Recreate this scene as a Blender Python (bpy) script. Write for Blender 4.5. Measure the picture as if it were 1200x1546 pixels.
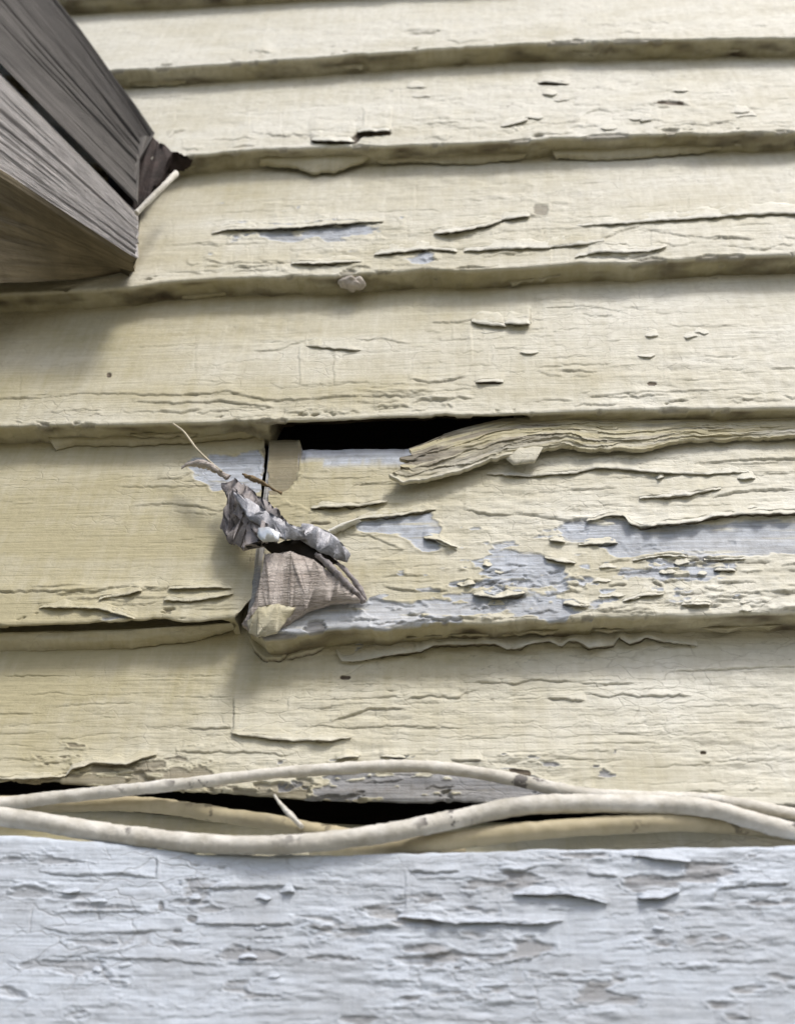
import bpy, bmesh, math, random
import numpy as np
from mathutils import Vector, Matrix

random.seed(7); rng = np.random.RandomState(7)
SC = bpy.context.scene
for o in list(bpy.data.objects): bpy.data.objects.remove(o)
COL = SC.collection

# ------------------------------------------------------------------ camera
F = 1500.0                       # focal length in photo pixels (photo 1200 x 1546)
PITCH, YAW, ROLL = 0.64288281, 0.09206814, 0.03791056
CAM = np.array([0.0, -0.31712494, -0.1875391])
def _axes(p, y, r):
    f = np.array([0, math.cos(p), math.sin(p)]); u = np.array([0, -math.sin(p), math.cos(p)]); x = np.array([1., 0, 0])
    M = np.array([[math.cos(y), -math.sin(y), 0], [math.sin(y), math.cos(y), 0], [0, 0, 1]])
    f, u, x = M @ f, M @ u, M @ x
    return x * math.cos(r) + u * math.sin(r), -x * math.sin(r) + u * math.cos(r), f
AX, AU, AF = _axes(PITCH, YAW, ROLL)
cd = bpy.data.cameras.new('camera'); cam = bpy.data.objects.new('camera', cd); COL.objects.link(cam)
cam.matrix_world = Matrix(((AX[0], AU[0], -AF[0], CAM[0]), (AX[1], AU[1], -AF[1], CAM[1]), (AX[2], AU[2], -AF[2], CAM[2]), (0, 0, 0, 1)))
cd.sensor_fit = 'VERTICAL'; cd.sensor_height = 36.0; cd.lens = F / 1546 * 36.0
cd.clip_start = 0.01; cd.clip_end = 500
cd.dof.use_dof = True; cd.dof.focus_distance = 0.40; cd.dof.aperture_fstop = 11.0
SC.camera = cam

# ------------------------------------------------------------------ sky, sun, exposure
SUN_EL, SUN_AZ = 54.0, 34.0      # height above the horizon, degrees to the right of the wall's normal
w = bpy.data.worlds.new('World'); SC.world = w; w.use_nodes = True
nt = w.node_tree; nt.nodes.clear()
sky = nt.nodes.new('ShaderNodeTexSky'); sky.sky_type = 'NISHITA'; sky.sun_disc = False
sky.sun_elevation = math.radians(SUN_EL); sky.sun_rotation = math.radians(180 - SUN_AZ)
sky.air_density = 1.0; sky.dust_density = 4.0; sky.ozone_density = 1.0
bg = nt.nodes.new('ShaderNodeBackground'); bg.inputs['Strength'].default_value = 0.115
wo = nt.nodes.new('ShaderNodeOutputWorld')
nt.links.new(sky.outputs[0], bg.inputs[0]); nt.links.new(bg.outputs[0], wo.inputs[0])
sl = bpy.data.lights.new('sun', 'SUN'); sl.energy = 1.85; sl.angle = math.radians(13); sl.color = (1.0, 0.965, 0.91)
so = bpy.data.objects.new('sun', sl); COL.objects.link(so)
sd = Vector((math.sin(math.radians(SUN_AZ)) * math.cos(math.radians(SUN_EL)), -math.cos(math.radians(SUN_AZ)) * math.cos(math.radians(SUN_EL)), math.sin(math.radians(SUN_EL))))
so.rotation_euler = sd.to_track_quat('Z', 'Y').to_euler(); so.location = (0.4, -1.0, 1.2)
SC.view_settings.view_transform = 'Standard'; SC.view_settings.look = 'None'
SC.view_settings.gamma = 1.0; SC.view_settings.use_curve_mapping = False
SC.view_settings.exposure = 0.42

# ------------------------------------------------------------------ geometry of the view onto the wall
E = 0.1                          # exposure of one clapboard, metres
T = 0.012                        # how far each lower edge stands proud
SL = T / E
def ray(px, py):
    px = np.asarray(px, float); py = np.asarray(py, float)
    return AX * ((px - 600) / F)[..., None] - AU * ((py - 773) / F)[..., None] + AF
def on_y(px, py, Y):             # point at wall depth Y
    d = ray(px, py); t = (Y - CAM[1]) / d[..., 1]
    return CAM + d * np.asarray(t)[..., None]
def on_face(px, py, k, out=0.0): # point on the sloping face of clapboard k, lifted out by `out`
    d = ray(px, py)              # plane: Y - SL*(z - k*E) + out = 0
    num = (SL * (CAM[2] - k * E) - CAM[1] - out); den = d[..., 1] - SL * d[..., 2]
    return CAM + d * np.asarray(num / den)[..., None]
def proj(P):
    q = P - CAM; z = q @ AF
    return 600 + F * (q @ AX) / z, 773 - F * (q @ AU) / z

# ------------------------------------------------------------------ noise
TAB = rng.rand(16, 256, 256).astype(np.float32)
def vn(x, y, s=0):
    xi = np.floor(x).astype(int); yi = np.floor(y).astype(int); fx = x - xi; fy = y - yi
    fx = fx * fx * (3 - 2 * fx); fy = fy * fy * (3 - 2 * fy); t = TAB[s % 16]
    a = t[yi & 255, xi & 255]; b = t[yi & 255, (xi + 1) & 255]; c = t[(yi + 1) & 255, xi & 255]; d = t[(yi + 1) & 255, (xi + 1) & 255]
    return (a + (b - a) * fx) * (1 - fy) + (c + (d - c) * fx) * fy - 0.5
def fbm(x, y, s=0, n=4):
    r = 0; a = 1.0
    for i in range(n):
        r = r + a * vn(x * 2 ** i + 17.3 * i, y * 2 ** i + 9.1 * i, s + i); a *= 0.5
    return r

# ------------------------------------------------------------------ relief maps of the paint, one cell per photo pixel
OX, OY, W_, H_ = 150, 150, 1500, 1900
YY, XX = np.mgrid[0:H_, 0:W_].astype(np.float32); XX -= OX; YY -= OY
HM = np.zeros((H_, W_), np.float32)      # height, mm
WD = np.zeros((H_, W_), np.float32)      # raw dark wood showing
BR = np.zeros((H_, W_), np.float32)      # old grey primer showing
CH = np.zeros((H_, W_), np.float32)      # extra paleness, -1..1

BZ = {4: [(-200,128),(60,112),(165,108),(400,91),(600,75),(800,62),(1115,58),(1400,52)],
      3: [(-200,262),(60,252),(200,245),(300,232),(360,226),(470,220),(560,218),(640,216),(740,213),(860,207),(960,203),(1115,200),(1400,192)],
      2: [(-200,455),(60,444),(200,436),(240,428),(330,421),(470,420),(560,414),(640,406),(700,410),(800,404),(860,398),(960,396),(1060,388),(1115,386),(1400,378)],
      1: [(-200,648),(60,642),(200,640),(330,637),(470,633),(600,629),(700,626),(800,623),(940,617),(1115,616),(1400,612)],
      0: [(-200,952),(60,944),(150,940),(230,935),(300,938),(355,930),(400,968),(440,962),(540,954),(600,952),(680,944),(760,945),(900,938),(1000,934),(1115,930),(1400,925)],
      -1: [(-200,1172),(60,1175),(130,1178),(200,1183),(330,1188),(430,1196),(500,1199),(560,1202),(700,1207),(850,1212),(960,1214),(1115,1212),(1400,1210)]}
BZ0 = BZ
def lip(pts, a=0.6, w=10, c=1.6, dark=0.8, rag=1.6):
    """a paint edge: the film rises towards the line from above and drops below it"""
    pts = sorted(pts); xs = [p[0] for p in pts]; ys = [p[1] for p in pts]
    x0, x1 = int(max(xs[0] - 2, -OX)), int(min(xs[-1] + 2, W_ - OX - 1))
    if x1 - x0 < 3: return
    X = np.arange(x0, x1)
    sx = rng.rand() * 200
    yl = np.interp(X, xs, ys) + rag * 1.6 * fbm(X / 9.0 + sx, X * 0 + sx, 3, 3)
    tp = np.clip(np.minimum(X - x0, x1 - X) / max(6.0, 0.16 * (x1 - x0)), 0, 1) ** 0.6
    amp = a * tp * (1 + 0.7 * vn(X / 22.0 + sx, X * 0, 5))
    ww = w * (1 + 0.8 * vn(X / 30.0 + sx, X * 0 + 9, 6))
    ya, yb = int(max(min(ys) - 4 * w - 4, -OY)), int(min(max(ys) + 14, H_ - OY - 1))
    V = yl[None, :] - np.arange(ya, yb)[:, None]
    sl_ = (slice(ya + OY, yb + OY), slice(x0 + OX, x1 + OX))
    up = np.where(V >= 0, amp * np.exp(-np.maximum(V, 0) / ww), 0)
    HM[sl_] = np.maximum(HM[sl_], 0) * 0 + HM[sl_] + up
    cc = c * tp * (0.6 + 1.0 * (vn(X / 14.0 + sx, X * 0 + 4, 7) + 0.5))
    below = np.clip(1 - np.abs(-V - cc * 0.5) / np.maximum(cc * 0.6, 0.3), 0, 1) * (tp > 0.05)
    HM[sl_] -= below * (0.25 + 0.5 * a)
    WD[sl_] = np.maximum(WD[sl_], below * dark)
def vlip(x, y0, y1, a=0.3, w=5, dark=0.5, side=1):
    Y = np.arange(y0, y1); xl = x + 2.5 * fbm(Y / 9.0 + x, Y * 0, 2, 2)
    X = np.arange(x - 30, x + 30); V = (X[None, :] - xl[:, None]) * side
    tp = np.clip(np.minimum(Y - y0, y1 - Y) / 8.0, 0, 1)[:, None]
    s_ = (slice(y0 + OY, y1 + OY), slice(x - 30 + OX, x + 30 + OX))
    HM[s_] += np.where(V >= 0, a * np.exp(-np.maximum(V, 0) / w), 0) * tp
    b = np.clip(1 - np.abs(V + 1) / 1.3, 0, 1) * tp
    HM[s_] -= b * 0.2; WD[s_] = np.maximum(WD[s_], b * dark)
def blur(A, r):
    for ax in (0, 1):
        for _ in range(2):
            c = np.cumsum(np.pad(A, [(r + 1, r) if i == ax else (0, 0) for i in (0, 1)], mode='edge'), axis=ax, dtype=np.float64)
            n = A.shape[ax]
            A = ((c[2 * r + 1:] - c[:n]) if ax == 0 else (c[:, 2 * r + 1:] - c[:, :n])) / (2 * r + 1)
    return A.astype(np.float32)
def polymask(poly):
    m = np.zeros((H_, W_), bool); n = len(poly)
    for i in range(n):
        xa, ya = poly[i]; xb, yb = poly[(i + 1) % n]
        if ya == yb: continue
        cnd = ((YY >= ya) != (YY >= yb)) & (XX < (xb - xa) * (YY - ya) / (yb - ya) + xa)
        m ^= cnd
    return m.astype(np.float32)
NZ = fbm(XX / 38.0, YY / 9.0, 1, 4)
NZ2 = fbm(XX / 16.0 + 31, YY / 7.0 + 5, 4, 3)
FILM = np.ones((H_, W_), np.float32)
def bare(poly, kind='grey', r=5, n=0.55, depth=0.35, thr=0.5):
    xs = [p[0] for p in poly]; ys = [p[1] for p in poly]
    x0, x1 = max(min(xs) - 30 + OX, 0), min(max(xs) + 30 + OX, W_); y0, y1 = max(min(ys) - 30 + OY, 0), min(max(ys) + 30 + OY, H_)
    s_ = (slice(int(y0), int(y1)), slice(int(x0), int(x1)))
    X = XX[s_]; Y = YY[s_]; m = np.zeros(X.shape, bool)
    for i in range(len(poly)):
        xa, ya = poly[i]; xb, yb = poly[(i + 1) % len(poly)]
        if ya != yb: m ^= ((Y >= ya) != (Y >= yb)) & (X < (xb - xa) * (Y - ya) / (yb - ya) + xa)
    m = blur(m.astype(np.float32), int(r * 1.7) if r > 2 else r) + (n * 1.7 if r > 2 else n) * (NZ[s_] * 0.9 + NZ2[s_] * 0.5)
    k = np.clip((m - thr) / 0.10 + 0.5, 0, 1)
    curl = np.exp(-((m - thr + 0.10) / 0.10) ** 2) * (1 - k)      # the film curls up round the bare spot
    HM[s_] += curl * 0.35 - k * depth
    FILM[s_] = np.minimum(FILM[s_], 1 - k)
    if kind == 'grey': BR[s_] = np.maximum(BR[s_], k)
    if kind == 'old': BR[s_] = np.maximum(BR[s_], k * .9)
    if kind != 'grey': WD[s_] = np.maximum(WD[s_], k * (0.45 if kind == 'wood' else .42 if kind == 'old' else 1.0))

def rnd(x0, y0, x1, y1, n, lo=25, hi=90, a=(0.15, 0.5), dark=(0.2, 0.6), c=(0.8, 1.8), slope=-0.03):
    for _ in range(n):
        L = random.uniform(lo, hi); x = random.uniform(x0 - L * 0.3, x1 - L * 0.5); y = random.uniform(y0, y1)
        pts = [(x, y)]; cx, cy = x, y
        while cx < x + L:
            st = random.uniform(6, 22); cx += st; cy += slope * st + random.choice([0, 0, random.uniform(-4, 4)]); pts.append((cx, min(max(cy, y0), y1)))
        lip(pts, random.uniform(*a), random.uniform(4, 10), random.uniform(*c), random.uniform(*dark))

# bare grey patches
bare([(345, 346), (470, 343), (580, 336), (580, 356), (500, 360), (345, 358)])
bare([(598, 385), (660, 382), (650, 398), (600, 398)], n=0.3, thr=0.6)
bare([(535, 790), (580, 779), (655, 773), (668, 800), (655, 815), (685, 826), (640, 832), (600, 808), (545, 806)], n=0.25)
bare([(845, 790), (900, 790), (935, 781), (965, 798), (1115, 786), (1330, 780), (1330, 832), (1115, 842), (1000, 838), (925, 846), (900, 820), (850, 815)], n=0.3)
bare([(735, 828), (800, 826), (835, 850), (860, 890), (760, 890), (725, 870)], n=0.9, thr=0.55)
bare([(560, 905), (620, 905), (680, 893), (765, 888), (765, 930), (560, 955)], n=0.8)
bare([(760, 890), (850, 892), (880, 915), (850, 932), (760, 932)], n=0.8)
bare([(930, 850), (1115, 846), (1115, 870), (940, 880)], n=1.3, thr=0.62)
bare([(420, 912), (640, 905), (640, 950), (400, 968), (385, 955)], n=0.3)
bare([(455, 672), (650, 672), (640, 700), (455, 700)], n=0.35)
bare([(400, 655), (458, 655), (455, 700), (440, 740), (398, 750)], 'wood', n=0.4, thr=.42)
bare([(280, 695), (400, 685), (410, 745), (330, 745), (285, 712)], n=0.4)
bare([(145, 924), (205, 926), (205, 938), (150, 934)], n=0.2, thr=0.45)
bare([(500, 1172), (600, 1160), (700, 1162), (860, 1185), (890, 1212), (900, 1230), (450, 1230), (470, 1195)], 'old', n=0.7, depth=.4)
# bare brown wood
bare([(60, 1172), (150, 1156), (230, 1150), (330, 1165), (330, 1200), (60, 1200)], 'wood', n=0.8, thr=0.62, depth=0.25)
bare([(468, 209), (530, 209), (543, 197), (588, 196), (590, 203), (548, 206), (536, 218), (474, 215)], 'dark', r=1, n=0.05, depth=1.6)
bare([(765, 1160), (800, 1163), (802, 1172), (775, 1170)], 'dark', r=2, n=0.2, depth=0.3)
bare([(805, 309), (826, 309), (828, 324), (808, 324)], 'wood', r=3, n=0.3, thr=0.5, depth=0.1)
for (x, y, rx, ry) in [(830, 126, 20, 4), (1012, 156, 22, 3), (984, 579, 8, 3), (1061, 1136, 5, 3), (268, 1406, 9, 3), (290, 1388, 9, 6), (165, 566, 4, 4), (690, 1462, 6, 3), (243, 1368, 5, 8), (375, 1432, 4, 4), (740, 577, 20, 3), (522, 1023, 9, 3)]:
    bare([(x + rx * math.cos(t), y + ry * math.sin(t)) for t in np.linspace(0, 6.28, 10)[:-1]], 'wood' if y > 1270 else 'dark', r=1, n=0.2, depth=0.5)

# traced paint edges -------------------------------------------------- (points, lift mm, width, crack width, darkness, flake?)
TR = [
 # board 3 (second from top)
 (3, [(200,146),(240,147),(282,145)], .5, 8, 1.5, .3, 0), (3, [(255,207),(264,200),(280,196)], .5, 8, 2, .5, 0),
 (3, [(470,211),(535,214)], 1.6, 12, 2, 1, 1), (3, [(540,199),(588,197)], 1.4, 12, 2, 1, 1),
 (3, [(640,187),(660,186),(694,184)], .5, 8, 2, .3, 0), (3, [(756,191),(775,188),(797,180)], .7, 10, 3, .45, 1),
 (3, [(812,124),(858,126)], .9, 9, 3, .9, 1), (3, [(868,186),(885,171),(905,164),(925,169)], .6, 9, 1.5, .35, 0),
 (3, [(985,158),(1010,152),(1040,159)], .8, 8, 2, .7, 0), (3, [(1040,186),(1070,188),(1115,183)], .5, 8, 1.5, .3, 0),
 (3, [(960,181),(1000,182)], .5, 8, 1.5, .3, 0), (3, [(900,133),(925,134)], .4, 6, 1.5, .25, 0),
 # board 2
 (2, [(320,353),(345,346),(400,346),(450,343),(520,337),(578,334)], 1.5, 10, 2.4, .9, 1),
 (2, [(345,362),(420,360),(500,363),(560,362)], .4, 6, 1.2, .3, 0),
 (2, [(655,353),(690,350),(730,342),(757,334)], 1.6, 12, 3, 1, 1), (2, [(750,333),(770,330),(800,325)], 1, 9, 2, .8, 1),
 (2, [(560,345),(640,350),(690,345)], .4, 8, 1, .3, 0),
 (2, [(860,341),(960,336),(1040,330),(1115,325),(1300,318)], 1.0, 12, 1.8, .7, 1),
 (2, [(700,379),(760,376),(820,374),(880,369),(912,363)], .9, 14, 1.6, .6, 1), (2, [(910,362),(935,350),(965,342)], .9, 12, 1.4, .4, 0),
 (2, [(965,346),(1010,354),(1060,360),(1115,360)], .6, 10, 1.2, .35, 0),
 (2, [(868,388),(905,380),(940,381),(980,379),(1006,372)], .9, 10, 1.6, .6, 1),
 (2, [(308,390),(330,399),(400,398),(440,397)], .6, 8, 1.4, .5, 0), (2, [(440,398),(480,398),(545,395)], 1.1, 9, 2.4, .95, 1),
 (2, [(565,385),(600,381),(650,376),(690,380)], 1.2, 10, 2.4, .9, 1), (2, [(250,372),(300,368),(340,372)], .5, 10, 1.4, .3, 0),
 # board 1 (middle)
 (1, [(650,488),(690,487),(715,484)], .6, 9, 1.5, .3, 0), (1, [(712,486),(740,490),(764,493)], 1.4, 16, 2, .5, 1),
 (1, [(762,488),(780,490),(800,489)], 1.8, 16, 2.4, .7, 1),
 (1, [(385,531),(420,529),(440,520),(458,517)], .6, 10, 1.5, .3, 0), (1, [(462,522),(500,526),(545,529)], .8, 10, 1.6, .4, 1),
 (1, [(540,514),(580,512),(620,520)], .5, 8, 1.3, .2, 0),
 (1, [(618,572),(645,579),(675,576),(705,567)], .9, 10, 1.8, .5, 0), (1, [(718,577),(760,576)], 1, 10, 2.5, .7, 1),
 (1, [(60,601),(120,594),(200,595),(265,598),(345,593),(400,605),(450,604),(520,598),(620,599),(680,594)], .7, 14, 1.5, .45, 0),
 (1, [(200,606),(260,610),(330,606),(385,613),(412,616)], .8, 10, 1.6, .5, 0), (1, [(-100,603),(60,601)], .7, 14, 1.5, .45, 0),
 (1, [(540,590),(580,595),(680,590),(730,584)], .5, 8, 1.3, .3, 0), (1, [(880,602),(940,594),(1020,591),(1115,587)], .6, 8, 1.3, .35, 0),
 (1, [(1010,606),(1038,603)], .6, 6, 2, .6, 0), (1, [(820,465),(880,462),(940,470)], .5, 8, 1.3, .3, 0),
 (1, [(850,560),(900,562)], .5, 8, 1.3, .3, 0), (1, [(840,551),(925,550)], .5, 8, 1.3, .3, 0),
 # board 0 left piece
 (0, [(180,736),(260,735),(335,732)], .4, 8, 1.6, .35, 0), (0, [(200,764),(260,760),(300,765),(332,773)], .5, 8, 1.6, .5, 0),
 (0, [(240,724),(275,722),(290,712)], .5, 7, 1.4, .4, 0), (0, [(260,772),(300,775),(330,778)], .3, 6, 1.4, .4, 0),
 (0, [(-60,893),(60,893),(145,894),(165,890),(190,886),(215,892),(250,891)], .8, 9, 1.4, .45, 0),
 (0, [(60,917),(110,917),(150,919),(175,926),(205,934)], 1.0, 9, 1.8, .7, 1),
 (0, [(248,906),(290,908),(325,902),(352,896)], 1.0, 9, 1.8, .6, 1), (0, [(150,904),(190,898),(215,892)], 1.0, 8, 1.6, .5, 1),
 (0, [(350,888),(330,886),(255,889)], 1.0, 8, 1.6, .4, 1),
 # board 0 right piece
 (0, [(470,767),(510,765),(540,764),(585,757)], 1.3, 10, 2.6, .9, 1), (0, [(540,783),(600,778),(640,771),(658,770)], 1.2, 9, 2.4, .8, 1),
 (0, [(470,790),(500,789)], .8, 8, 2, .7, 0), (0, [(735,716),(800,719),(870,714),(900,706),(935,708),(990,713),(1060,716),(1130,712)], 1.0, 12, 2, .6, 1),
 (0, [(1040,700),(1115,697),(1300,690)], .8, 8, 1.4, .4, 0), (0, [(965,753),(1040,748),(1088,737)], 1.2, 12, 2.2, .7, 1),
 (0, [(1075,753),(1115,743),(1200,740)], .9, 9, 1.6, .5, 0), (0, [(700,770),(740,778),(795,776),(850,786),(890,786)], .8, 12, 1.6, .5, 0),
 (0, [(885,787),(918,779),(940,778),(950,789),(967,796),(1000,792),(1050,788),(1075,780),(1115,777),(1300,772)], 1.9, 13, 3, .95, 1),
 (0, [(873,822),(932,820)], 1.0, 7, 2.2, .8, 1), (0, [(822,842),(840,847),(868,851)], 1.4, 9, 2.4, .9, 1),
 (0, [(830,815),(853,818)], 1.1, 8, 2, .8, 1), (0, [(955,847),(1000,839),(1050,841)], 1.0, 8, 2, .6, 1),
 (0, [(1062,846),(1125,844)], 1.1, 8, 2.2, .8, 1), (0, [(1078,861),(1110,861)], 1.1, 7, 2.4, .8, 1),
 (0, [(640,812),(660,815),(690,827)], 1.3, 7, 2, .8, 1), (0, [(580,886),(620,893),(680,893)], .8, 9, 1.6, .5, 0),
 (0, [(715,898),(750,903),(792,895)], 1.6, 9, 2.6, .85, 1), (0, [(850,911),(885,916)], 1.1, 8, 2.4, .8, 1),
 (0, [(630,930),(660,937),(720,933)], 1.0, 8, 1.6, .5, 0), (0, [(940,908),(965,900),(1002,897)], 1.3, 9, 2.4, .8, 1),
 (0, [(1028,913),(1072,912)], .9, 7, 2, .5, 1), (0, [(850,881),(885,888)], .9, 7, 1.8, .6, 0),
 (0, [(985,879),(1000,884)], .9, 7, 2.4, .8, 0), (0, [(920,884),(945,881)], .9, 7, 2, .6, 0), (0, [(700,742),(780,746),(860,742)], .3, 10, 1, .2, 0),
 (0, [(520,806),(560,810),(610,832)], .5, 8, 1.5, .3, 0),
 # board -1
 (-1, [(375,963),(386,985),(403,999),(425,996),(438,985)], 1.4, 16, 2.2, .9, 0), (-1, [(434,993),(455,990),(478,985),(492,976)], 1.3, 12, 2.2, .9, 0),
 (-1, [(508,985),(515,998),(545,998),(580,990),(635,983),(655,974),(700,973),(745,971),(765,980),(785,978),(800,971),(830,968),(848,976),(858,967),(873,968),(890,978),(926,974),(934,962),(950,972),(965,968),(975,962),(1000,968),(1052,975)], 1.2, 26, 2.4, .9, 1),
 (-1, [(508,1027),(535,1012),(552,1000)], .4, 5, 1.5, .4, 0), (-1, [(265,1052),(300,1052),(350,1052)], .3, 7, 1.1, .3, 0),
 (-1, [(350,1107),(380,1112),(440,1118),(500,1118),(530,1114)], 1.2, 13, 2, .75, 1), (-1, [(285,1100),(320,1100),(350,1098)], .7, 8, 1.5, .5, 0),
 (-1, [(100,1171),(108,1162),(140,1152),(190,1154),(212,1146),(237,1139)], 1.2, 11, 2.2, .8, 1), (-1, [(-60,1178),(40,1176),(100,1172)], 1, 10, 2, .7, 1),
 (-1, [(255,1134),(380,1136),(430,1140),(450,1136)], .6, 9, 1.3, .4, 0), (-1, [(500,1089),(535,1079),(560,1070),(612,1071)], .8, 10, 1.5, .45, 0),
 (-1, [(450,1096),(535,1099),(600,1095),(672,1099)], .5, 9, 1.2, .3, 0), (-1, [(612,1057),(650,1050),(692,1054),(702,1045),(718,1042)], .7, 9, 1.5, .4, 0),
 (-1, [(700,1030),(740,1030),(778,1034),(803,1026),(862,1030)], .7, 9, 1.5, .4, 0), (-1, [(828,1055),(882,1058)], .9, 9, 1.8, .6, 0),
 (-1, [(882,1046),(918,1053),(940,1047),(965,1052),(1045,1051)], .8, 9, 1.6, .5, 0), (-1, [(870,1032),(960,1034)], .5, 8, 1.3, .35, 0),
 (-1, [(1000,1014),(1070,1012),(1115,1009),(1250,1005)], .6, 9, 1.2, .35, 0), (-1, [(508,1145),(542,1142)], .9, 8, 2, .8, 1),
 (-1, [(575,1142),(612,1144)], .9, 8, 2, .8, 1), (-1, [(682,1149),(726,1149)], .9, 8, 2, .8, 0), (-1, [(740,1150),(772,1152)], .4, 6, 1.2, .3, 0),
 # skirt board
 (9, [(60,1317),(110,1322),(180,1320),(240,1326)], .7, 8, 1.6, .5, 0), (9, [(290,1341),(330,1342),(400,1338),(480,1341)], .7, 9, 1.6, .45, 0),
 (9, [(285,1388),(300,1396),(360,1397),(450,1396)], .8, 9, 1.7, .5, 0), (9, [(60,1400),(110,1410),(200,1408),(270,1403)], .5, 8, 1.4, .35, 0),
 (9, [(618,1316),(655,1318),(692,1315)], .9, 9, 1.8, .5, 0), (9, [(450,1401),(520,1403),(600,1400),(618,1392)], .8, 9, 1.6, .5, 0),
 (9, [(600,1384),(650,1388),(690,1394),(740,1391),(800,1396),(850,1390)], 1.1, 10, 2, .6, 1), (9, [(640,1444),(680,1438)], .9, 8, 2.2, .6, 0),
 (9, [(755,1313),(790,1316),(812,1308)], .9, 8, 1.8, .5, 0), (9, [(775,1351),(860,1350),(885,1356),(917,1364)], 1.3, 10, 2.2, .7, 1),
 (9, [(963,1356),(1000,1356),(1026,1346)], 1.3, 10, 2.2, .7, 1), (9, [(888,1320),(930,1324)], .9, 8, 1.8, .5, 0),
 (9, [(955,1291),(1000,1297),(1042,1301)], .9, 8, 1.8, .5, 1), (9, [(1078,1348),(1090,1342),(1118,1338),(1200,1334)], 1.1, 9, 2, .6, 0),
 (9, [(60,1444),(160,1446),(260,1450),(345,1461)], .5, 8, 1.4, .4, 0), (9, [(690,1452),(760,1455),(830,1440)], .6, 8, 1.4, .4, 0),
 (9, [(80,1378),(200,1376),(240,1378)], .6, 8, 1.4, .35, 0), (9, [(350,1415),(430,1416)], .5, 7, 1.6, .5, 0),
]
for k, p, a, w_, c, dk, fl in TR: lip(p, a, w_, c, dk)
for k_, b_ in ((4, 10), (3, 24), (2, 34), (1, 30), (0, 26), (-1, 12)):      # broken lips just above the laps
    for _ in range(b_):
        x_ = random.uniform(60 if k_ in (1, -1) else 250 if k_ > 1 else 450, 1250); L_ = random.uniform(14, 70); y_ = float(np.interp(x_, [p[0] for p in BZ0[k_]], [p[1] for p in BZ0[k_]])) - random.uniform(5, 26)
        lip([(x_ + L_ * t, y_ + random.uniform(-2.5, 2.5) - L_ * t * .03) for t in (0, .2, .45, .7, 1)], random.uniform(.25, .8), random.uniform(4, 9), random.uniform(.8, 2), random.uniform(.1, .6))
vlip(353, 1050, 1106, .7, 7, .5, 1); vlip(592, 160, 198, .5, 6, .35, -1); vlip(548, 158, 196, .4, 5, .25, 1); vlip(799, 462, 490, .9, 8, .4, -1)
vlip(452, 522, 585, .4, 5, .15, 1); vlip(504, 528, 585, .4, 5, .15, 1); vlip(712, 490, 550, .4, 6, .15, -1); vlip(237, 1290, 1326, .7, 6, .6, 1)
vlip(801, 165, 184, .5, 6, .35, -1); vlip(266, 1125, 1145, .4, 5, .3, 1); vlip(612, 1310, 1390, .3, 6, .15, 1); vlip(1078, 1340, 1362, .8, 6, .6, -1)
rnd(600, 120, 1300, 195, 70, 12, 60, (.1, .35), (.02, .25)); rnd(250, 130, 620, 205, 24, 14, 60, (.1, .3), (.02, .15)); rnd(300, 300, 1300, 385, 40, 20, 130, (.15, .35), (.05, .25))
rnd(-100, 260, 560, 330, 6, 60, 160, (.1, .2), (.02, .1))
rnd(600, 440, 1300, 600, 75, 15, 60, (.15, .4), (.05, .3)); rnd(250, 570, 700, 615, 14, 30, 90, (.15, .35), (.05, .25)); rnd(-100, 470, 560, 600, 16, 30, 90, (.08, .2), (.0, .12))
rnd(450, 700, 760, 770, 12, 20, 70, (.2, .4), (.1, .3)); rnd(820, 690, 1320, 790, 22, 30, 120, (.2, .5), (.1, .4))
rnd(680, 845, 1320, 930, 60, 14, 60, (.4, 1.0), (.3, .8)); rnd(560, 820, 760, 890, 10, 30, 80, (.1, .3), (.05, .2))
rnd(60, 885, 350, 925, 20, 20, 90, (.2, .5), (.1, .4)); rnd(-100, 700, 350, 880, 10, 40, 140, (.05, .14), (.0, .12))
rnd(-100, 1020, 460, 1160, 18, 60, 180, (.08, .22), (.02, .2)); rnd(440, 1020, 1300, 1190, 50, 50, 220, (.08, .25), (.02, .2))
rnd(-100, 1290, 1320, 1640, 130, 25, 130, (.08, .32), (.05, .35), (.6, 1.3)); rnd(600, 1290, 1320, 1500, 110, 10, 50, (.12, .42), (.1, .45), (.6, 1.4))
rnd(-150, -150, 1350, 60, 26, 30, 120, (.1, .3), (.02, .12))
for _ in range(120):          # short upright checks in the paint of the upper boards
    x = random.randint(-110, 1310); y = random.randint(115, 560); vlip(x, y, y + random.randint(15, 60), random.uniform(.05, .18), random.uniform(2, 6), random.uniform(0, .12), random.choice([-1, 1]))
CN = fbm(XX / 60.0 + 3, YY / 15.0 + 8, 7, 4); RG = fbm(XX / 170.0 + 50, YY / 70.0 + 20, 2, 2)
RW = np.clip(.68 + .38 * np.tanh((XX - 350) / 200), 0, 1) * np.where((XX < 390) & (YY > 660) & (YY < 1010), .3, 1) * np.where(YY > 1270, .9, 1) * np.where(YY < 440, 1.0, 1)
rdg = np.clip(1 - np.abs(CN) / .016, 0, 1) * np.clip((RG + .10) * 5, 0, 1) * np.minimum(RW, 1)
HM -= rdg * .30; WD = np.maximum(WD, rdg * .38)
for q_, a_ in ((NZ * 5.5 + .3, .10), (fbm(XX / 26.0 + 70, YY / 8.0 + 40, 9, 3) * 4.5, .07)):
    fr_ = q_ - np.floor(q_); HM += a_ * RW * (np.floor(q_) + np.clip((fr_ - .86) / .14, 0, 1)) * FILM * np.clip((RG + .22) * 4, .15, 1)
HM = HM - 0.04; HM = np.clip(HM, -1.8, 2.4)
HM = 0.5 * HM + 0.5 * blur(HM, 1)
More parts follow.
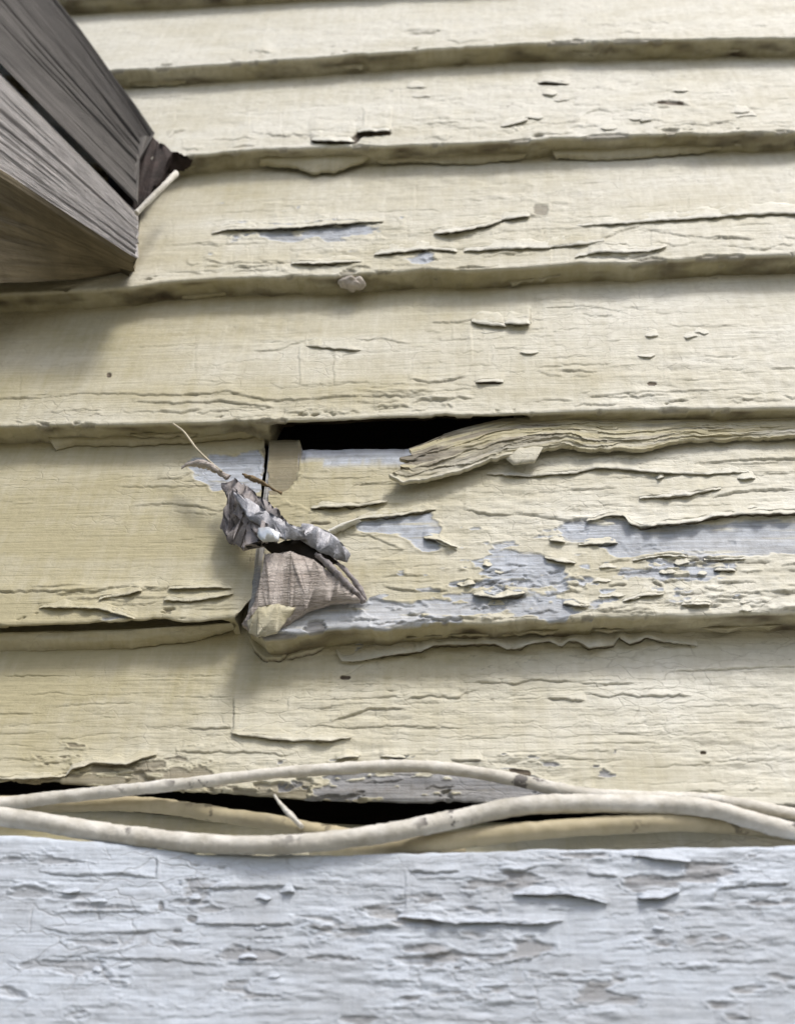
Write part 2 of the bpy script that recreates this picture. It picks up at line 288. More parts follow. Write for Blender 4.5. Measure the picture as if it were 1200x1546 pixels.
def smp(A, px, py):
    x = np.abs(px + OX); y = np.abs(py + OY)
    x = np.where(x > W_ - 2, 2 * (W_ - 2) - x, x); y = np.where(y > H_ - 2, 2 * (H_ - 2) - y, y)
    x = np.clip(x, 0, W_ - 2.001); y = np.clip(y, 0, H_ - 2.001)
    xi = x.astype(int); yi = y.astype(int); fx = x - xi; fy = y - yi
    return (A[yi, xi] * (1 - fx) + A[yi, xi + 1] * fx) * (1 - fy) + (A[yi + 1, xi] * (1 - fx) + A[yi + 1, xi + 1] * fx) * fy

# ------------------------------------------------------------------ materials
def mat(name):
    m = bpy.data.materials.new(name); m.use_nodes = True; n = m.node_tree; n.nodes.clear()
    out = n.nodes.new('ShaderNodeOutputMaterial'); b = n.nodes.new('ShaderNodeBsdfPrincipled'); n.links.new(b.outputs[0], out.inputs[0])
    return m, n, b
class G:
    def __init__(s, n): s.n = n
    def nd(s, t, **k):
        o = s.n.nodes.new(t)
        for a, v in k.items(): setattr(o, a, v)
        return o
    def l(s, a, b): s.n.links.new(a, b)
    def noise(s, vec, scale, detail=5, rough=.55):
        o = s.nd('ShaderNodeTexNoise'); s.l(vec, o.inputs['Vector']); o.inputs['Scale'].default_value = scale; o.inputs['Detail'].default_value = detail; o.inputs['Roughness'].default_value = rough
        return o.outputs['Fac']
    def scale(s, vec, v):
        o = s.nd('ShaderNodeMapping'); o.inputs['Scale'].default_value = v; s.l(vec, o.inputs['Vector']); return o.outputs[0]
    def ramp(s, f, a, b, lo=0., hi=1.):
        o = s.nd('ShaderNodeMapRange'); o.inputs[1].default_value = a; o.inputs[2].default_value = b; o.inputs[3].default_value = lo; o.inputs[4].default_value = hi; s.l(f, o.inputs[0]); return o.outputs[0]
    def mix(s, f, a, b, mode='MIX'):
        o = s.nd('ShaderNodeMix', data_type='RGBA', blend_type=mode)
        for v, i in ((f, 0), (a, 6), (b, 7)):
            if isinstance(v, (int, float)): o.inputs[i].default_value = v
            elif isinstance(v, tuple): o.inputs[i].default_value = v + (1,)
            else: s.l(v, o.inputs[i])
        return o.outputs[2]
    def m(s, op, a, b):
        o = s.nd('ShaderNodeMath', operation=op)
        for v, i in ((a, 0), (b, 1)):
            if isinstance(v, (int, float)): o.inputs[i].default_value = v
            else: s.l(v, o.inputs[i])
        return o.outputs[0]
    def bump(s, h, dist, strength=1., nrm=None):
        o = s.nd('ShaderNodeBump'); o.inputs['Strength'].default_value = strength; o.inputs['Distance'].default_value = dist; s.l(h, o.inputs['Height'])
        if nrm is not None: s.l(nrm, o.inputs['Normal'])
        return o.outputs[0]

def paint_material(name, low, high, grey, rough=.62, crack=1.0):
    m, n, b = mat(name); g = G(n)
    tc = g.nd('ShaderNodeTexCoord').outputs['Object']
    at = g.nd('ShaderNodeAttribute', attribute_name='layers'); sp = g.nd('ShaderNodeSeparateColor'); g.l(at.outputs['Color'], sp.inputs[0])
    bare_, wood_, paleness = sp.outputs[0], sp.outputs[1], sp.outputs[2]
    flat = g.scale(tc, (6, 30, 60)); grain = g.scale(tc, (25, 300, 700)); fineg = g.scale(tc, (90, 1000, 1500))
    n1 = g.noise(g.scale(tc, (14, 20, 26)), 1, 6, .6); n2 = g.noise(flat, 1, 6, .6); n3 = g.noise(grain, 1, 5, .6); n4 = g.noise(fineg, 1, 4, .6)
    n5 = g.noise(tc, 260, 5, .65); n6 = g.noise(g.scale(tc, (260, 100, 20)), 1, 4, .6)
    ck = g.m('ADD', paleness, g.ramp(n1, .3, .7, -.22, .22)); ck = g.m('ADD', ck, g.ramp(n2, .3, .7, -.14, .14))
    ck = g.m('ADD', ck, g.ramp(n6, .3, .7, -.10, .10))
    cl = g.nd('ShaderNodeClamp'); g.l(ck, cl.inputs[0])
    col = g.mix(cl.outputs[0], low, high)
    col = g.mix(g.ramp(n5, .35, .75, 0, .22), col, tuple(v * .62 for v in low))          # specks of grime
    col = g.mix(g.ramp(n3, .50, .75, 0, .20), col, tuple(v * .60 for v in low))          # grime along the grain
    # hairline crazing
    vo = g.nd('ShaderNodeTexVoronoi', feature='DISTANCE_TO_EDGE'); wv = g.nd('ShaderNodeVectorMath', operation='ADD')
    nz = g.nd('ShaderNodeTexNoise'); g.l(tc, nz.inputs['Vector']); nz.inputs['Scale'].default_value = 120
    sc = g.nd('ShaderNodeVectorMath', operation='SCALE'); g.l(nz.outputs['Color'], sc.inputs[0]); sc.inputs['Scale'].default_value = .008
    g.l(tc, wv.inputs[0]); g.l(sc.outputs[0], wv.inputs[1]); g.l(g.scale(wv.outputs[0], (60, 60, 190)), vo.inputs['Vector']); vo.inputs['Scale'].default_value = 1
    hair = g.m('MULTIPLY', g.ramp(vo.outputs['Distance'], 0, .035, 1, 0), g.ramp(n1, .45, .6, 0, crack))
    col = g.mix(g.m('MULTIPLY', hair, .40), col, (.16, .13, .09))
    bare_ = g.m('MULTIPLY', bare_, g.ramp(g.noise(g.scale(tc, (40, 120, 420)), 1, 5, .6), .28, .42, .25, 1.0))
    gcol = g.mix(g.ramp(n3, .3, .7), tuple(v * .62 for v in grey), tuple(min(v * 1.25, .8) for v in grey))
    gcol = g.mix(g.ramp(n5, .45, .75, 0, .5), gcol, (.20, .19, .18)); gcol = g.mix(g.ramp(n2, .5, .7, 0, .5), gcol, (.62, .62, .60))
    col = g.mix(bare_, col, gcol)
    wcol = g.mix(g.ramp(n3, .3, .7), (.035, .028, .02), (.17, .135, .095))
    col = g.mix(g.ramp(wood_, .08, .75), col, wcol)
    g.l(col, b.inputs['Base Color'])
    b.inputs['Specular IOR Level'].default_value = .3
    g.l(g.ramp(n5, .3, .7, rough - .1, rough + .15), b.inputs['Roughness'])
    nb = g.bump(n3, .0006, .6); nb = g.bump(n4, .0003, .6, nb); nb = g.bump(n5, .0007, .55, nb)
    nb = g.bump(g.m('MULTIPLY', hair, -1), .0004, .8, nb); nb = g.bump(n6, .0008, .25, nb)
    g.l(nb, b.inputs['Normal'])
    return m
PAINT = paint_material('cream_paint', (.455, .415, .266), (.75, .745, .672), (.46, .50, .56), crack=.45)
TRIMP = paint_material('white_paint', (.44, .47, .51), (.63, .695, .785), (.34, .345, .36), crack=.6)

def wood_material(name, a, b_, along=(8, 160, 160), rough=.75, bumpd=.0012, uv=False):
    m, n, b = mat(name); g = G(n); tc = g.nd('ShaderNodeTexCoord').outputs['UV' if uv else 'Object']
    v = g.scale(tc, along); n1 = g.noise(v, 1, 6, .65); n2 = g.noise(tc, 40, 5, .6); n3 = g.noise(g.scale(tc, tuple(c * 4 for c in along)), 1, 4, .6)
    c = g.mix(g.ramp(n1, .32, .68), a, b_); c = g.mix(g.ramp(n2, .4, .7, 0, .4), c, tuple(x * .5 for x in a)); c = g.mix(g.ramp(n3, .55, .7, 0, .5), c, tuple(x * .45 for x in a))
    g.l(c, b.inputs['Base Color']); b.inputs['Roughness'].default_value = rough; b.inputs['Specular IOR Level'].default_value = .25
    nb = g.bump(n1, bumpd, .8); nb = g.bump(n3, bumpd * .4, .7, nb); g.l(nb, b.inputs['Normal'])
    return m
GREYWOOD = wood_material('weathered_grey_wood', (.16, .145, .13), (.36, .34, .325))
PALEWOOD = wood_material('pale_split_wood', (.40, .35, .315), (.70, .645, .60), (30, 200, 200), .8, .0022)
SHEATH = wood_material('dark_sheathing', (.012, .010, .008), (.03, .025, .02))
def plain(name, a, b_, scale=200, rough=.5, metal=0., bumpd=.0004, spots=None):
    m, n, b = mat(name); g = G(n); tc = g.nd('ShaderNodeTexCoord').outputs['Object']
    n1 = g.noise(tc, scale, 6, .65); n2 = g.noise(tc, scale * .2, 4, .6); c = g.mix(g.ramp(n1, .3, .7), a, b_); c = g.mix(g.ramp(n2, .45, .7, 0, .4), c, tuple(x * .55 for x in a))
    if spots:
        n3 = g.noise(tc, scale * 1.6, 4, .6); n4 = g.noise(tc, scale * .3, 2, .5); c = g.mix(g.m('MULTIPLY', g.ramp(n3, .56, .60), g.ramp(n4, .56, .64)), c, spots)
    g.l(c, b.inputs['Base Color']); b.inputs['Roughness'].default_value = rough; b.inputs['Metallic'].default_value = metal; b.inputs['Specular IOR Level'].default_value = .35
    g.l(g.bump(n1, bumpd, .7), b.inputs['Normal'])
    return m
CABLEP = plain('painted_cable_white', (.50, .475, .405), (.80, .785, .735), 130, .6, bumpd=.0011, spots=(.16, .15, .14))
CABLEY = plain('painted_cable_tan', (.40, .345, .215), (.50, .44, .30), 160, .6, spots=(.2, .17, .11))
TIN = plain('dull_tin', (.28, .28, .30), (.52, .53, .57), 300, .5, .35, .0012)
DARKTIN = plain('dark_tin', (.21, .19, .19), (.44, .41, .41), 300, .7, .15, .0015)
BRIGHT = plain('bright_tin', (.70, .74, .76), (.85, .87, .88), 300, .25, .5, .0004)
BLOB = plain('blue_white_paint', (.50, .58, .62), (.72, .78, .80), 400, .5)
THREAD = plain('pale_thread', (.5, .45, .33), (.62, .57, .45), 300, .7)
GROUNDM = plain('dry_ground', (.10, .09, .06), (.22, .20, .14), 6, .9, bumpd=.01)

# ------------------------------------------------------------------ object helpers
def link(name, me, parent=None, m=None, **props):
    o = bpy.data.objects.new(name, me); COL.objects.link(o)
    if parent is not None: o.parent = parent
    if m is not None and me is not None: me.materials.append(m)
    for k_, v in props.items(): o[k_] = v
    return o
def empty(name, label, cat, loc=(0, 0, 0)):
    o = link(name, None, None, None, label=label, category=cat); o.location = loc; bpy.context.view_layer.update(); return o
def recentre(o):                 # put the origin at the middle of the thing
    me = o.data; n = len(me.vertices); a = np.empty(n * 3, np.float32); me.vertices.foreach_get('co', a); a = a.reshape(-1, 3)
    c = (a.min(0) + a.max(0)) / 2; a -= c; me.vertices.foreach_set('co', a.ravel()); me.update()
    p = o.parent; o.location = Vector([float(v) for v in c]) - (p.matrix_world.translation if p else Vector())
def mesh(name, V, Fq, smooth=True, layers=None, tris=None):
    me = bpy.data.meshes.new(name); V = np.asarray(V, np.float32); Fq = np.asarray(Fq, np.int32)
    nq = len(Fq); w_ = Fq.shape[1]
    me.vertices.add(len(V)); me.vertices.foreach_set('co', V.ravel())
    me.loops.add(nq * w_); me.loops.foreach_set('vertex_index', Fq.ravel())
    me.polygons.add(nq); me.polygons.foreach_set('loop_start', np.arange(nq, dtype=np.int32) * w_); me.polygons.foreach_set('loop_total', np.full(nq, w_, np.int32))
    me.polygons.foreach_set('use_smooth', np.full(nq, smooth))
    if layers is not None:
        a = me.color_attributes.new('layers', 'FLOAT_COLOR', 'POINT'); a.data.foreach_set('color', np.asarray(layers, np.float32).ravel())
    me.update(calc_edges=True); return me
def child(o, parent):            # parent without moving
    o.parent = parent; o.matrix_parent_inverse = Matrix(); o.location = Vector(o.location) - parent.matrix_world.translation

PALENESS = {8: (.9, .95), 7: (.9, .95), 6: (.9, .95), 5: (.9, .95), 4: (.9, .95), 3: (.78, .9), 2: (.5, .85), 1: (.32, .90), 0: (.10, .80), -1: (.24, .87), -2: (.3, .3)}  # paleness of each board's paint towards its left and right ends
def edge_z(k, X):
    if k in BZ:
        P = on_y([p[0] for p in BZ[k]], [p[1] for p in BZ[k]], 0.0)
        return np.interp(X, P[:, 0], P[:, 2], left=P[0, 2], right=P[-1, 2])
    return np.full_like(X, k * E)
def paleness_of(k, X):
    a, b = PALENESS[k]; s = .16 + .04 * max(k, 0)
    t = np.clip((X + s) / (2 * s), 0, 1); t = t * t * (3 - 2 * t); return a + (b - a) * t

wall = empty('clapboard_wall', 'old wooden clapboard wall in cracked and peeling cream paint', 'wall', (0, 0, -.12)); wall['kind'] = 'thing'

def clapboard(k, xl=None, xr=None, top=None, out=0.0, label=None, detail=1.0, shade_notch=None):
    """one board: xl / xr give px polylines (x at y) for a broken end, else it runs through"""
    z0 = k * E; visible = -1 <= k <= 4
    kk = 1 + .1667 * (k + .3); ppm = F / (.317 * kk * 1.22) / 1000.0      # photo pixels per mm
    step = 1.45 / ppm / 1000 * detail if visible else .004
    XL, XR = -.62, .52
    fl = on_y(-70, (BZ[k][0][1] if k in BZ else 0), 0.)[0] if visible else -.4
    fr = on_y(1270, (BZ[k][-1][1] if k in BZ else 0), 0.)[0] if visible else .4
    if xl is not None: fl = None
    vis = E * 1.06
    nv = int(vis / step) if visible else 24
    vz = np.concatenate([np.linspace(0, vis, nv), np.linspace(vis, E * 1.22, 4)[1:]])
    # broken ends: X of the end as a function of height above the bottom edge
    def endx(poly):
        P = on_face([p[0] for p in poly], [p[1] for p in poly], k, out); o_ = np.argsort(P[:, 2]); z = P[o_, 2] - z0
        return np.interp(vz, z, P[o_, 0]) + .0009 * fbm(vz * 250, vz * 0 + k, 2, 3)
    lx = endx(xl) if xl is not None else np.full_like(vz, XL); rx = endx(xr) if xr is not None else np.full_like(vz, XR)
    a = lx.mean() if xl is not None else fl; b = rx.mean() if xr is not None else fr
    us = [np.linspace(a, b, int((b - a) / step))]
    if xl is None: us.insert(0, np.linspace(XL, a, 60)[:-1])
    if xr is None: us.append(np.linspace(b, XR, 60)[1:])
    u = np.concatenate(us); nu = len(u)
    un = (u - u[0]) / (u[-1] - u[0])
    # u-space: keep fixed columns except near the broken ends
    X = u[None, :] + (lx - u[0])[:, None] * np.exp(-(u - u[0]) / .02)[None, :] * (xl is not None) + (rx - u[-1])[:, None] * np.exp(-(u[-1] - u) / .02)[None, :] * (xr is not None)
    zb = edge_z(k, X)
    zb = zb + .0007 * fbm(X * 90, X * 0 + k * 3.3, 1, 5) + .0010 * np.clip(fbm(X * 60, X * 0 + k * 7.7 + 3, 2, 4) - .12, 0, 1) * 4
    if top is None: zt = z0 + E * 1.22 + X * 0; z = zb + (vz / vz[-1])[:, None] * (zt - zb)
    else:
        P = on_face([p[0] for p in top], [p[1] for p in top], k, out); zt = np.interp(X, P[:, 0], P[:, 2]) + .0008 * fbm(X * 140, X * 0, 8, 3)
        z = zb + (vz / vz[-1])[:, None] * (zt - zb)
    Y = SL * (z - z0) - out
    P = np.stack([X, Y, z], -1); px, py = proj(P)
    h = smp(HM, px, py) + .10 * fbm(X * 70, z * 700, 2, 4) + .35 * fbm(X * 9, z * 40, 6, 3)
    inside = np.clip((px + 90) / 40, 0, 1) * np.clip((1290 - px) / 40, 0, 1)
    # rounded, slightly swollen lower edge
    dz = (z - zb) * 1000
    chip = np.clip((fbm(X * 70, z * 160 + k * 5, 13, 5) - .16 - dz * .055) * 14, 0, 1)
    h = h + .28 * np.exp(-((dz - 1.6) / 1.3) ** 2) - .5 * np.exp(-dz / .25) - 1.1 * chip
    P[..., 1] -= h / 1000; P[..., 2] += h * SL / 1000
    # underside, back to the board below
    nb = 9; tt = (np.arange(1, nb + 1) / nb)
    Xe = X[0]; U = np.empty((nb, nu, 3)); U[..., 0] = Xe
    U[..., 1] = P[0, :, 1] + tt[:, None] * (T + .004)
    if shade_notch:                      # back notched out along this stretch to deepen the black gap
        pe = proj(P[0])[0]; shade_w = np.clip((pe - shade_notch[0]) / 12, 0, 1) * np.clip((shade_notch[1] - pe) / 12, 0, 1)
        P_up = shade_w[None, :] * np.clip((tt[:, None] - shade_notch[2]) / .12, 0, 1) * .012
    else: P_up = 0
    rough = fbm(Xe[None, :] * 110, tt[:, None] * 2.5 + k, 9, 4)
    U[..., 2] = P[0, :, 2] - .0020 * rough * np.sin(np.pi * np.minimum(tt, .8))[:, None] + .0006 * tt[:, None] + P_up
    back = np.empty((1, nu, 3)); back[0, :, 0] = X[-1]; back[0, :, 1] = P[-1, :, 1] + .003; back[0, :, 2] = P[-1, :, 2]
    G_ = np.concatenate([U[::-1], P, back], 0); R = G_.shape[0]
    idx = np.arange(R * nu).reshape(R, nu); nxt = np.roll(idx, -1, 0)
    Fq = np.stack([idx[:, :-1], idx[:, 1:], nxt[:, 1:], nxt[:, :-1]], -1).reshape(-1, 4)
    lay = np.zeros((R, nu, 4), np.float32); lay[..., 3] = 1
    ckv = np.clip(paleness_of(k, X) + .30 * fbm(X * 14, z * 40, 11, 4) - .28 * np.exp(-((z0 + E - z) / .012) ** 2) * (.6 + fbm(X * 20, z * 90, 3, 3)), 0, 1)
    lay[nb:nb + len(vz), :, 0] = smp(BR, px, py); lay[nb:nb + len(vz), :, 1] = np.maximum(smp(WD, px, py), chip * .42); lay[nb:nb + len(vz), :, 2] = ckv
    lay[:nb, :, 2] = ckv[0] * .25; lay[-1, :, 2] = .3
    if shade_notch: lay[:nb, :, 1] = 0
    lay[:nb, :, 1] = np.clip(.20 + .85 * fbm(Xe[None, :] * 60, tt[::-1][:, None] * 3 + 2 * k, 12, 3), 0, .8) + (shade_w[None, :] * (tt[::-1][:, None] > .2) if shade_notch else 0)  # dirt streaks; notched stretches also coloured near-black to read as unlit
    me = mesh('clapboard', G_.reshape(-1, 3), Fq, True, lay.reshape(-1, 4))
    bm = bmesh.new(); bm.from_mesh(me); bm.verts.ensure_lookup_table()
    L = bm.verts.layers.float_color.get('layers')
    for c_ in (0, nu - 1):
        cos = [bm.verts[int(i)].co.copy() for i in idx[:, c_]]; vs = [bm.verts.new(c) for c in cos]
        for v in vs: v[L] = (.0 if c_ else .8, .35, .2, 1)
        try: bm.faces.new(vs if c_ == 0 else vs[::-1])
        except ValueError: pass
        bm.verts.ensure_lookup_table()
    bm.to_mesh(me); bm.free()
    o = link('clapboard', me, None, PAINT)
    if label: o['label'] = label
    recentre(o); child(o, wall)
    return o

BOARD = {}
for k in (8, 7, 6, 5): clapboard(k)
for k in (4, 3, 2, 1, -1): BOARD[k] = clapboard(k, shade_notch={1: (404, 800, .10), -1: (-900, 2200, .06)}.get(k))
BOARD['left'] = clapboard(0, shade_notch=(-900, 345, .10), xr=[(401, 600), (400, 690), (393, 745), (388, 800), (386, 860), (379, 900), (356, 935), (346, 960)], label='sound yellowish end of the clapboard left of the crumpled tin scrap')
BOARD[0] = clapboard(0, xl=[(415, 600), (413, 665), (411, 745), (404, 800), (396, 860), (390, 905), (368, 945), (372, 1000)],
    top=[(360, 668), (400, 664), (452, 663), (457, 679), (560, 677), (636, 676), (700, 668), (765, 650), (790, 600), (900, 590), (1500, 580)], out=.0016,
    label='rotten clapboard right of the tin scrap with bare grey patches')
BOARD[0]['label'] = 'rotten clapboard right of the tin scrap with bare grey patches'

def box(name, lo, hi, m, parent=None, layers=None, **pr):
    x0, y0, z0 = lo; x1, y1, z1 = hi
    V = [(x, y, z) for x in (x0, x1) for y in (y0, y1) for z in (z0, z1)]
    Fq = [(0, 1, 3, 2), (4, 6, 7, 5), (0, 4, 5, 1), (2, 3, 7, 6), (0, 2, 6, 4), (1, 5, 7, 3)]
    me = mesh(name, V, Fq, False, layers); o = link(name, me, None, m, **pr); recentre(o)
    if parent is not None: child(o, parent)
    return o
box('sheathing', (-.62, .045, -.40), (.52, .06, 1.0), SHEATH, wall, label='dark sheathing seen through the gaps')

# ------------------------------------------------------------------ curled paint flakes
def flake(k, pts, hgt, lift, parent, plane=None, m=PAINT, name='paint_flake', thick=.00018, paleness=None, seed=0):
    xs = np.array([p[0] for p in pts], float); ys = np.array([p[1] for p in pts], float); o_ = np.argsort(xs); xs = xs[o_]; ys = ys[o_]
    n = max(6, int((xs[-1] - xs[0]) / 3.0)); X = np.linspace(xs[0], xs[-1], n); yb = np.interp(X, xs, ys) + 2.0 * fbm(X / 8. + seed, X * 0 + seed, 3, 3)
    tp = np.clip(np.minimum(X - xs[0], xs[-1] - X) / (.2 * (xs[-1] - xs[0]) + 1), 0, 1) ** .7
    hh = hgt * (.2 + .8 * tp) * (1 + .7 * vn(X / 18. + seed, X * 0, 4)); rows = 6
    V = []; lay = []
    for r in range(rows):
        t = r / (rows - 1); py = yb - hh * (1 - t); oo = smp(HM, X, yb - hh) * .001 + .00005 + lift / 1000 * (t ** 1.8) * (.35 + .65 * tp) * (1 + .9 * vn(X / 14. + seed, X * 0 + 5, 6))
        V.append(surf(k, X, py, oo) if plane is None else plane(X, py, oo))
    V = np.array(V); Bk = V + np.array([0, thick, 0]); A = np.concatenate([V, Bk[::-1]], 0); R = 2 * rows
    idx = np.arange(R * n).reshape(R, n); nxt = np.roll(idx, -1, 0)
    Fq = np.stack([idx[:, :-1], nxt[:, :-1], nxt[:, 1:], idx[:, 1:]], -1).reshape(-1, 4)
    lay = np.zeros((R, n, 4)); lay[..., 3] = 1; lay[..., 2] = (paleness_of(k, A[..., 0]) if k != 9 else .6) if paleness is None else paleness
    lay[..., 2] += .12
    me = mesh(name, A.reshape(-1, 3), Fq, True, np.clip(lay, 0, 1).reshape(-1, 4)); o = link(name, me, None, m); recentre(o); child(o, parent); return o
SKY_ = -.016                      # the skirt board's face stands this far forward
def surf(k, px, py, o):
    if k == 9: return on_y(px, py, SKY_ - o)
    return on_face(px, py, k, o + (.0016 if k == 0 and np.mean(px) > 400 else 0))

# ------------------------------------------------------------------ skirt board under the cables
def skirt():
    top = [(-200,1255),(60,1262),(150,1270),(200,1275),(300,1288),(420,1290),(560,1288),(700,1284),(900,1281),(1115,1277),(1400,1272)]
    Pt = on_y([p[0] for p in top], [p[1] for p in top], SKY_)
    step = .00031; fl = on_y(-70, 1500, SKY_)[0]; fr = on_y(1270, 1400, SKY_)[0]
    X = np.concatenate([np.linspace(-.62, fl, 60)[:-1], np.linspace(fl, fr, int((fr - fl) / step)), np.linspace(fr, .52, 60)[1:]])
    zt = np.interp(X, Pt[:, 0], Pt[:, 2]) + .0006 * fbm(X * 120, X * 0, 5, 4)
    d = np.concatenate([np.linspace(0, .066, 210), np.linspace(.066, .16, 30)[1:]])
    Xg = np.repeat(X[None], len(d), 0); Zg = zt[None, :] - d[:, None]
    P = np.stack([Xg, np.full_like(Xg, SKY_), Zg], -1); px, py = proj(P)
    h = smp(HM, px, py) + .10 * fbm(Xg * 60, Zg * 900, 3, 4) + .25 * fbm(Xg * 12, Zg * 60, 7, 3) - 1.0 * np.exp(-d[:, None] * 1000 / .6)
    pl_ = np.clip((fbm(Xg * 60, Zg * 300, 10, 5) - .31) * 9, 0, 1); h = h - .35 * pl_ + .25 * np.exp(-((fbm(Xg * 60, Zg * 300, 10, 5) - .27) / .03) ** 2)
    P[..., 1] -= h / 1000
    nb = 5; U = np.repeat(P[:1], nb, 0).copy(); tt = np.arange(nb, 0, -1) / nb; U[..., 1] += tt[:, None] * .028; U[..., 2] += .0008 * fbm(X[None] * 100, tt[:, None] * 4, 3, 3)
    bk = P[-1:].copy(); bk[..., 1] = U[0, :, 1][None]
    A = np.concatenate([U, P, bk], 0); R, n = A.shape[:2]; idx = np.arange(R * n).reshape(R, n); nxt = np.roll(idx, -1, 0)
    Fq = np.stack([idx[:, :-1], nxt[:, :-1], nxt[:, 1:], idx[:, 1:]], -1).reshape(-1, 4)
    lay = np.zeros((R, n, 4)); lay[..., 3] = 1; lay[..., 2] = .5
    s_ = slice(nb, nb + len(d)); lay[s_, :, 0] = smp(BR, px, py); lay[s_, :, 1] = smp(WD, px, py)
    lay[s_, :, 2] = np.clip(.70 + .75 * fbm(Xg * 45, Zg * 190, 5, 5), 0, 1)
    lay[s_, :, 0] = np.clip((fbm(Xg * 60, Zg * 300, 10, 5) - .31) * 7, 0, .85) * (.55 + .45 * np.clip(px / 700, 0, 1))
    me = mesh('skirt_board', A.reshape(-1, 3), Fq, True, lay.reshape(-1, 4))
    o = link('skirt_board', me, None, TRIMP, label='chalky bluish-white skirt board of cracked paint below the cables', category='board')
    recentre(o); bpy.context.view_layer.update(); return o
SKIRT = skirt()
bpy.context.view_layer.update()
for i, (k, p, a, w_, c, dk, fl) in enumerate(TR):
    if fl: flake(k, p, w_ * 1.1, 3.2 if p[0][0] == 508 and k == -1 else a * 1.15, SKIRT if k == 9 else (BOARD['left'] if k == 0 and p[-1][0] < 400 else BOARD[k]), m=TRIMP if k == 9 else PAINT, seed=i * 3.7)
# small loose flakes scattered on the most broken stretches
for i in range(46):
    reg = random.choice([(0, 640, 850, 1150, 925), (0, 640, 850, 1150, 925), (9, 80, 1310, 1150, 1480), (1, 640, 470, 1150, 590), (3, 560, 130, 1150, 195), (0, 860, 700, 1180, 770)])
    k, x0, y0, x1, y1 = reg; x = random.uniform(x0, x1); y = random.uniform(y0, y1); L = random.uniform(14, 34); s = 1 if k in (0,) else .6
    flake(k, [(x, y), (x + L * .3, y + random.uniform(-2, 3)), (x + L * .7, y + random.uniform(-2, 3)), (x + L, y - 1)], random.uniform(5, 10), random.uniform(.5, 1.3) * s, SKIRT if k == 9 else BOARD[k], m=TRIMP if k == 9 else PAINT, seed=i * 5.1 + 300)

# ------------------------------------------------------------------ lifted splinter strips above the rotten board
def ribbon(name, up, lo, d0, d1, thick, parent, m=PAINT, paleness=.35, rows=9, wob=.0008, step=2.5, grey=0., carve=0., **pr):
    """strip between an upper and a lower px polyline; d0/d1: wall depth (m) of those edges as functions or numbers"""
    xu = [p[0] for p in up]; xl_ = [p[0] for p in lo]; n = int((max(xu[-1], xl_[-1]) - min(xu[0], xl_[0])) / step)
    s = np.linspace(0, 1, n); ux = xu[0] + (xu[-1] - xu[0]) * s; lx = xl_[0] + (xl_[-1] - xl_[0]) * s
    uy = np.interp(ux, xu, [p[1] for p in up]); ly = np.interp(lx, xl_, [p[1] for p in lo]) + 2.2 * fbm(lx / 9, lx * 0, 3, 3)
    A = []
    for r in range(rows):
        t = r / (rows - 1); px = ux + (lx - ux) * t; py = uy + (ly - uy) * t
        dd = (np.interp(s, [0, .25, .5, .75, 1], d0) * (1 - t) + np.interp(s, [0, .25, .5, .75, 1], d1) * t) - .0012 * math.sin(t * math.pi) + wob * fbm(px / 45, np.full_like(px, t * 5), 5, 4)
        if carve:
            cs = carve * (1 - .8 * s)
            q = t * 5 + .8 * fbm(px / 120, px * 0, 2, 2) + fbm(px / 60, np.full_like(px, t * 6), 8, 2) * 1.2; f_ = q - np.floor(q)
            dd = dd - cs * (.0018 * f_ ** 4 - .0005) * (.4 + fbm(px / 70, np.floor(q) * 3.7, 5, 2)) - cs * .0010 * fbm(px / 60, np.full_like(px, t * 13), 6, 5) - cs * .0003 * np.abs(fbm(px / 40, np.full_like(px, t * 60), 9, 3))
            py = py + 3 * fbm(px / 26, np.full_like(px, t * 3), 4, 3) * (t > .3); px = px + 26 * (vn(np.full_like(px, t * 9), px * 0, 3)) * np.exp(-s * 14)
        A.append(on_y(px, py, dd))
    A = np.array(A); B = A + np.array([0, thick, 0]); A = np.concatenate([A, B[::-1]], 0); R = 2 * rows
    idx = np.arange(R * n).reshape(R, n); nxt = np.roll(idx, -1, 0)
    Fq = np.stack([idx[:, :-1], nxt[:, :-1], nxt[:, 1:], idx[:, 1:]], -1).reshape(-1, 4)
    caps = [[int(idx[i, c]), int(idx[i + 1, c]), int(idx[R - 2 - i, c]), int(idx[R - 1 - i, c])] for c in (0, n - 1) for i in range(rows - 1)]
    Fq = np.concatenate([Fq, np.array(caps)], 0)
    lay = np.zeros((R, n, 4)); lay[..., 3] = 1; lay[..., 2] = paleness; lay[..., 0] = grey
    lay[rows - 2:rows + 1, :, 1] = .12
    if carve:
        tt_ = np.linspace(0, 1, rows)[:, None]; xx_ = (ux * .5 + lx * .5)[None, :]; st_ = fbm(xx_ / 90, tt_ * 11, 7, 4)
        lay[:rows, :, 1] = np.clip((st_ - .02 + .28 * np.exp(-s * 4)[None, :]) * 2.2, 0, .6) * np.clip(1.5 - np.abs(tt_ - .35) * 2, 0, 1) * (1 - .7 * s)[None, :]; lay[:rows, :, 2] = np.clip(paleness + st_ * .8, 0, 1)
    me = mesh(name, A.reshape(-1, 3), Fq, True, lay.reshape(-1, 4)); o = link(name, me, None, m, **pr); recentre(o)
    if parent is not None: child(o, parent)
    return o
ribbon('wood_splinter', [(632, 672), (665, 655), (700, 645), (760, 631), (860, 628), (980, 634), (1115, 632), (1300, 626)],
       [(590, 716), (610, 728), (650, 722), (690, 712), (730, 698), (765, 686), (800, 678), (850, 672), (880, 677), (930, 678), (985, 676), (1010, 668), (1040, 663), (1080, 664), (1115, 661), (1300, 655)],
       [.0065, .0065, .007, .008, .008], [.0000, .0025, .0045, .006, .006], .0022, BOARD[0], paleness=.30, rows=60, carve=1.0, step=1.3)
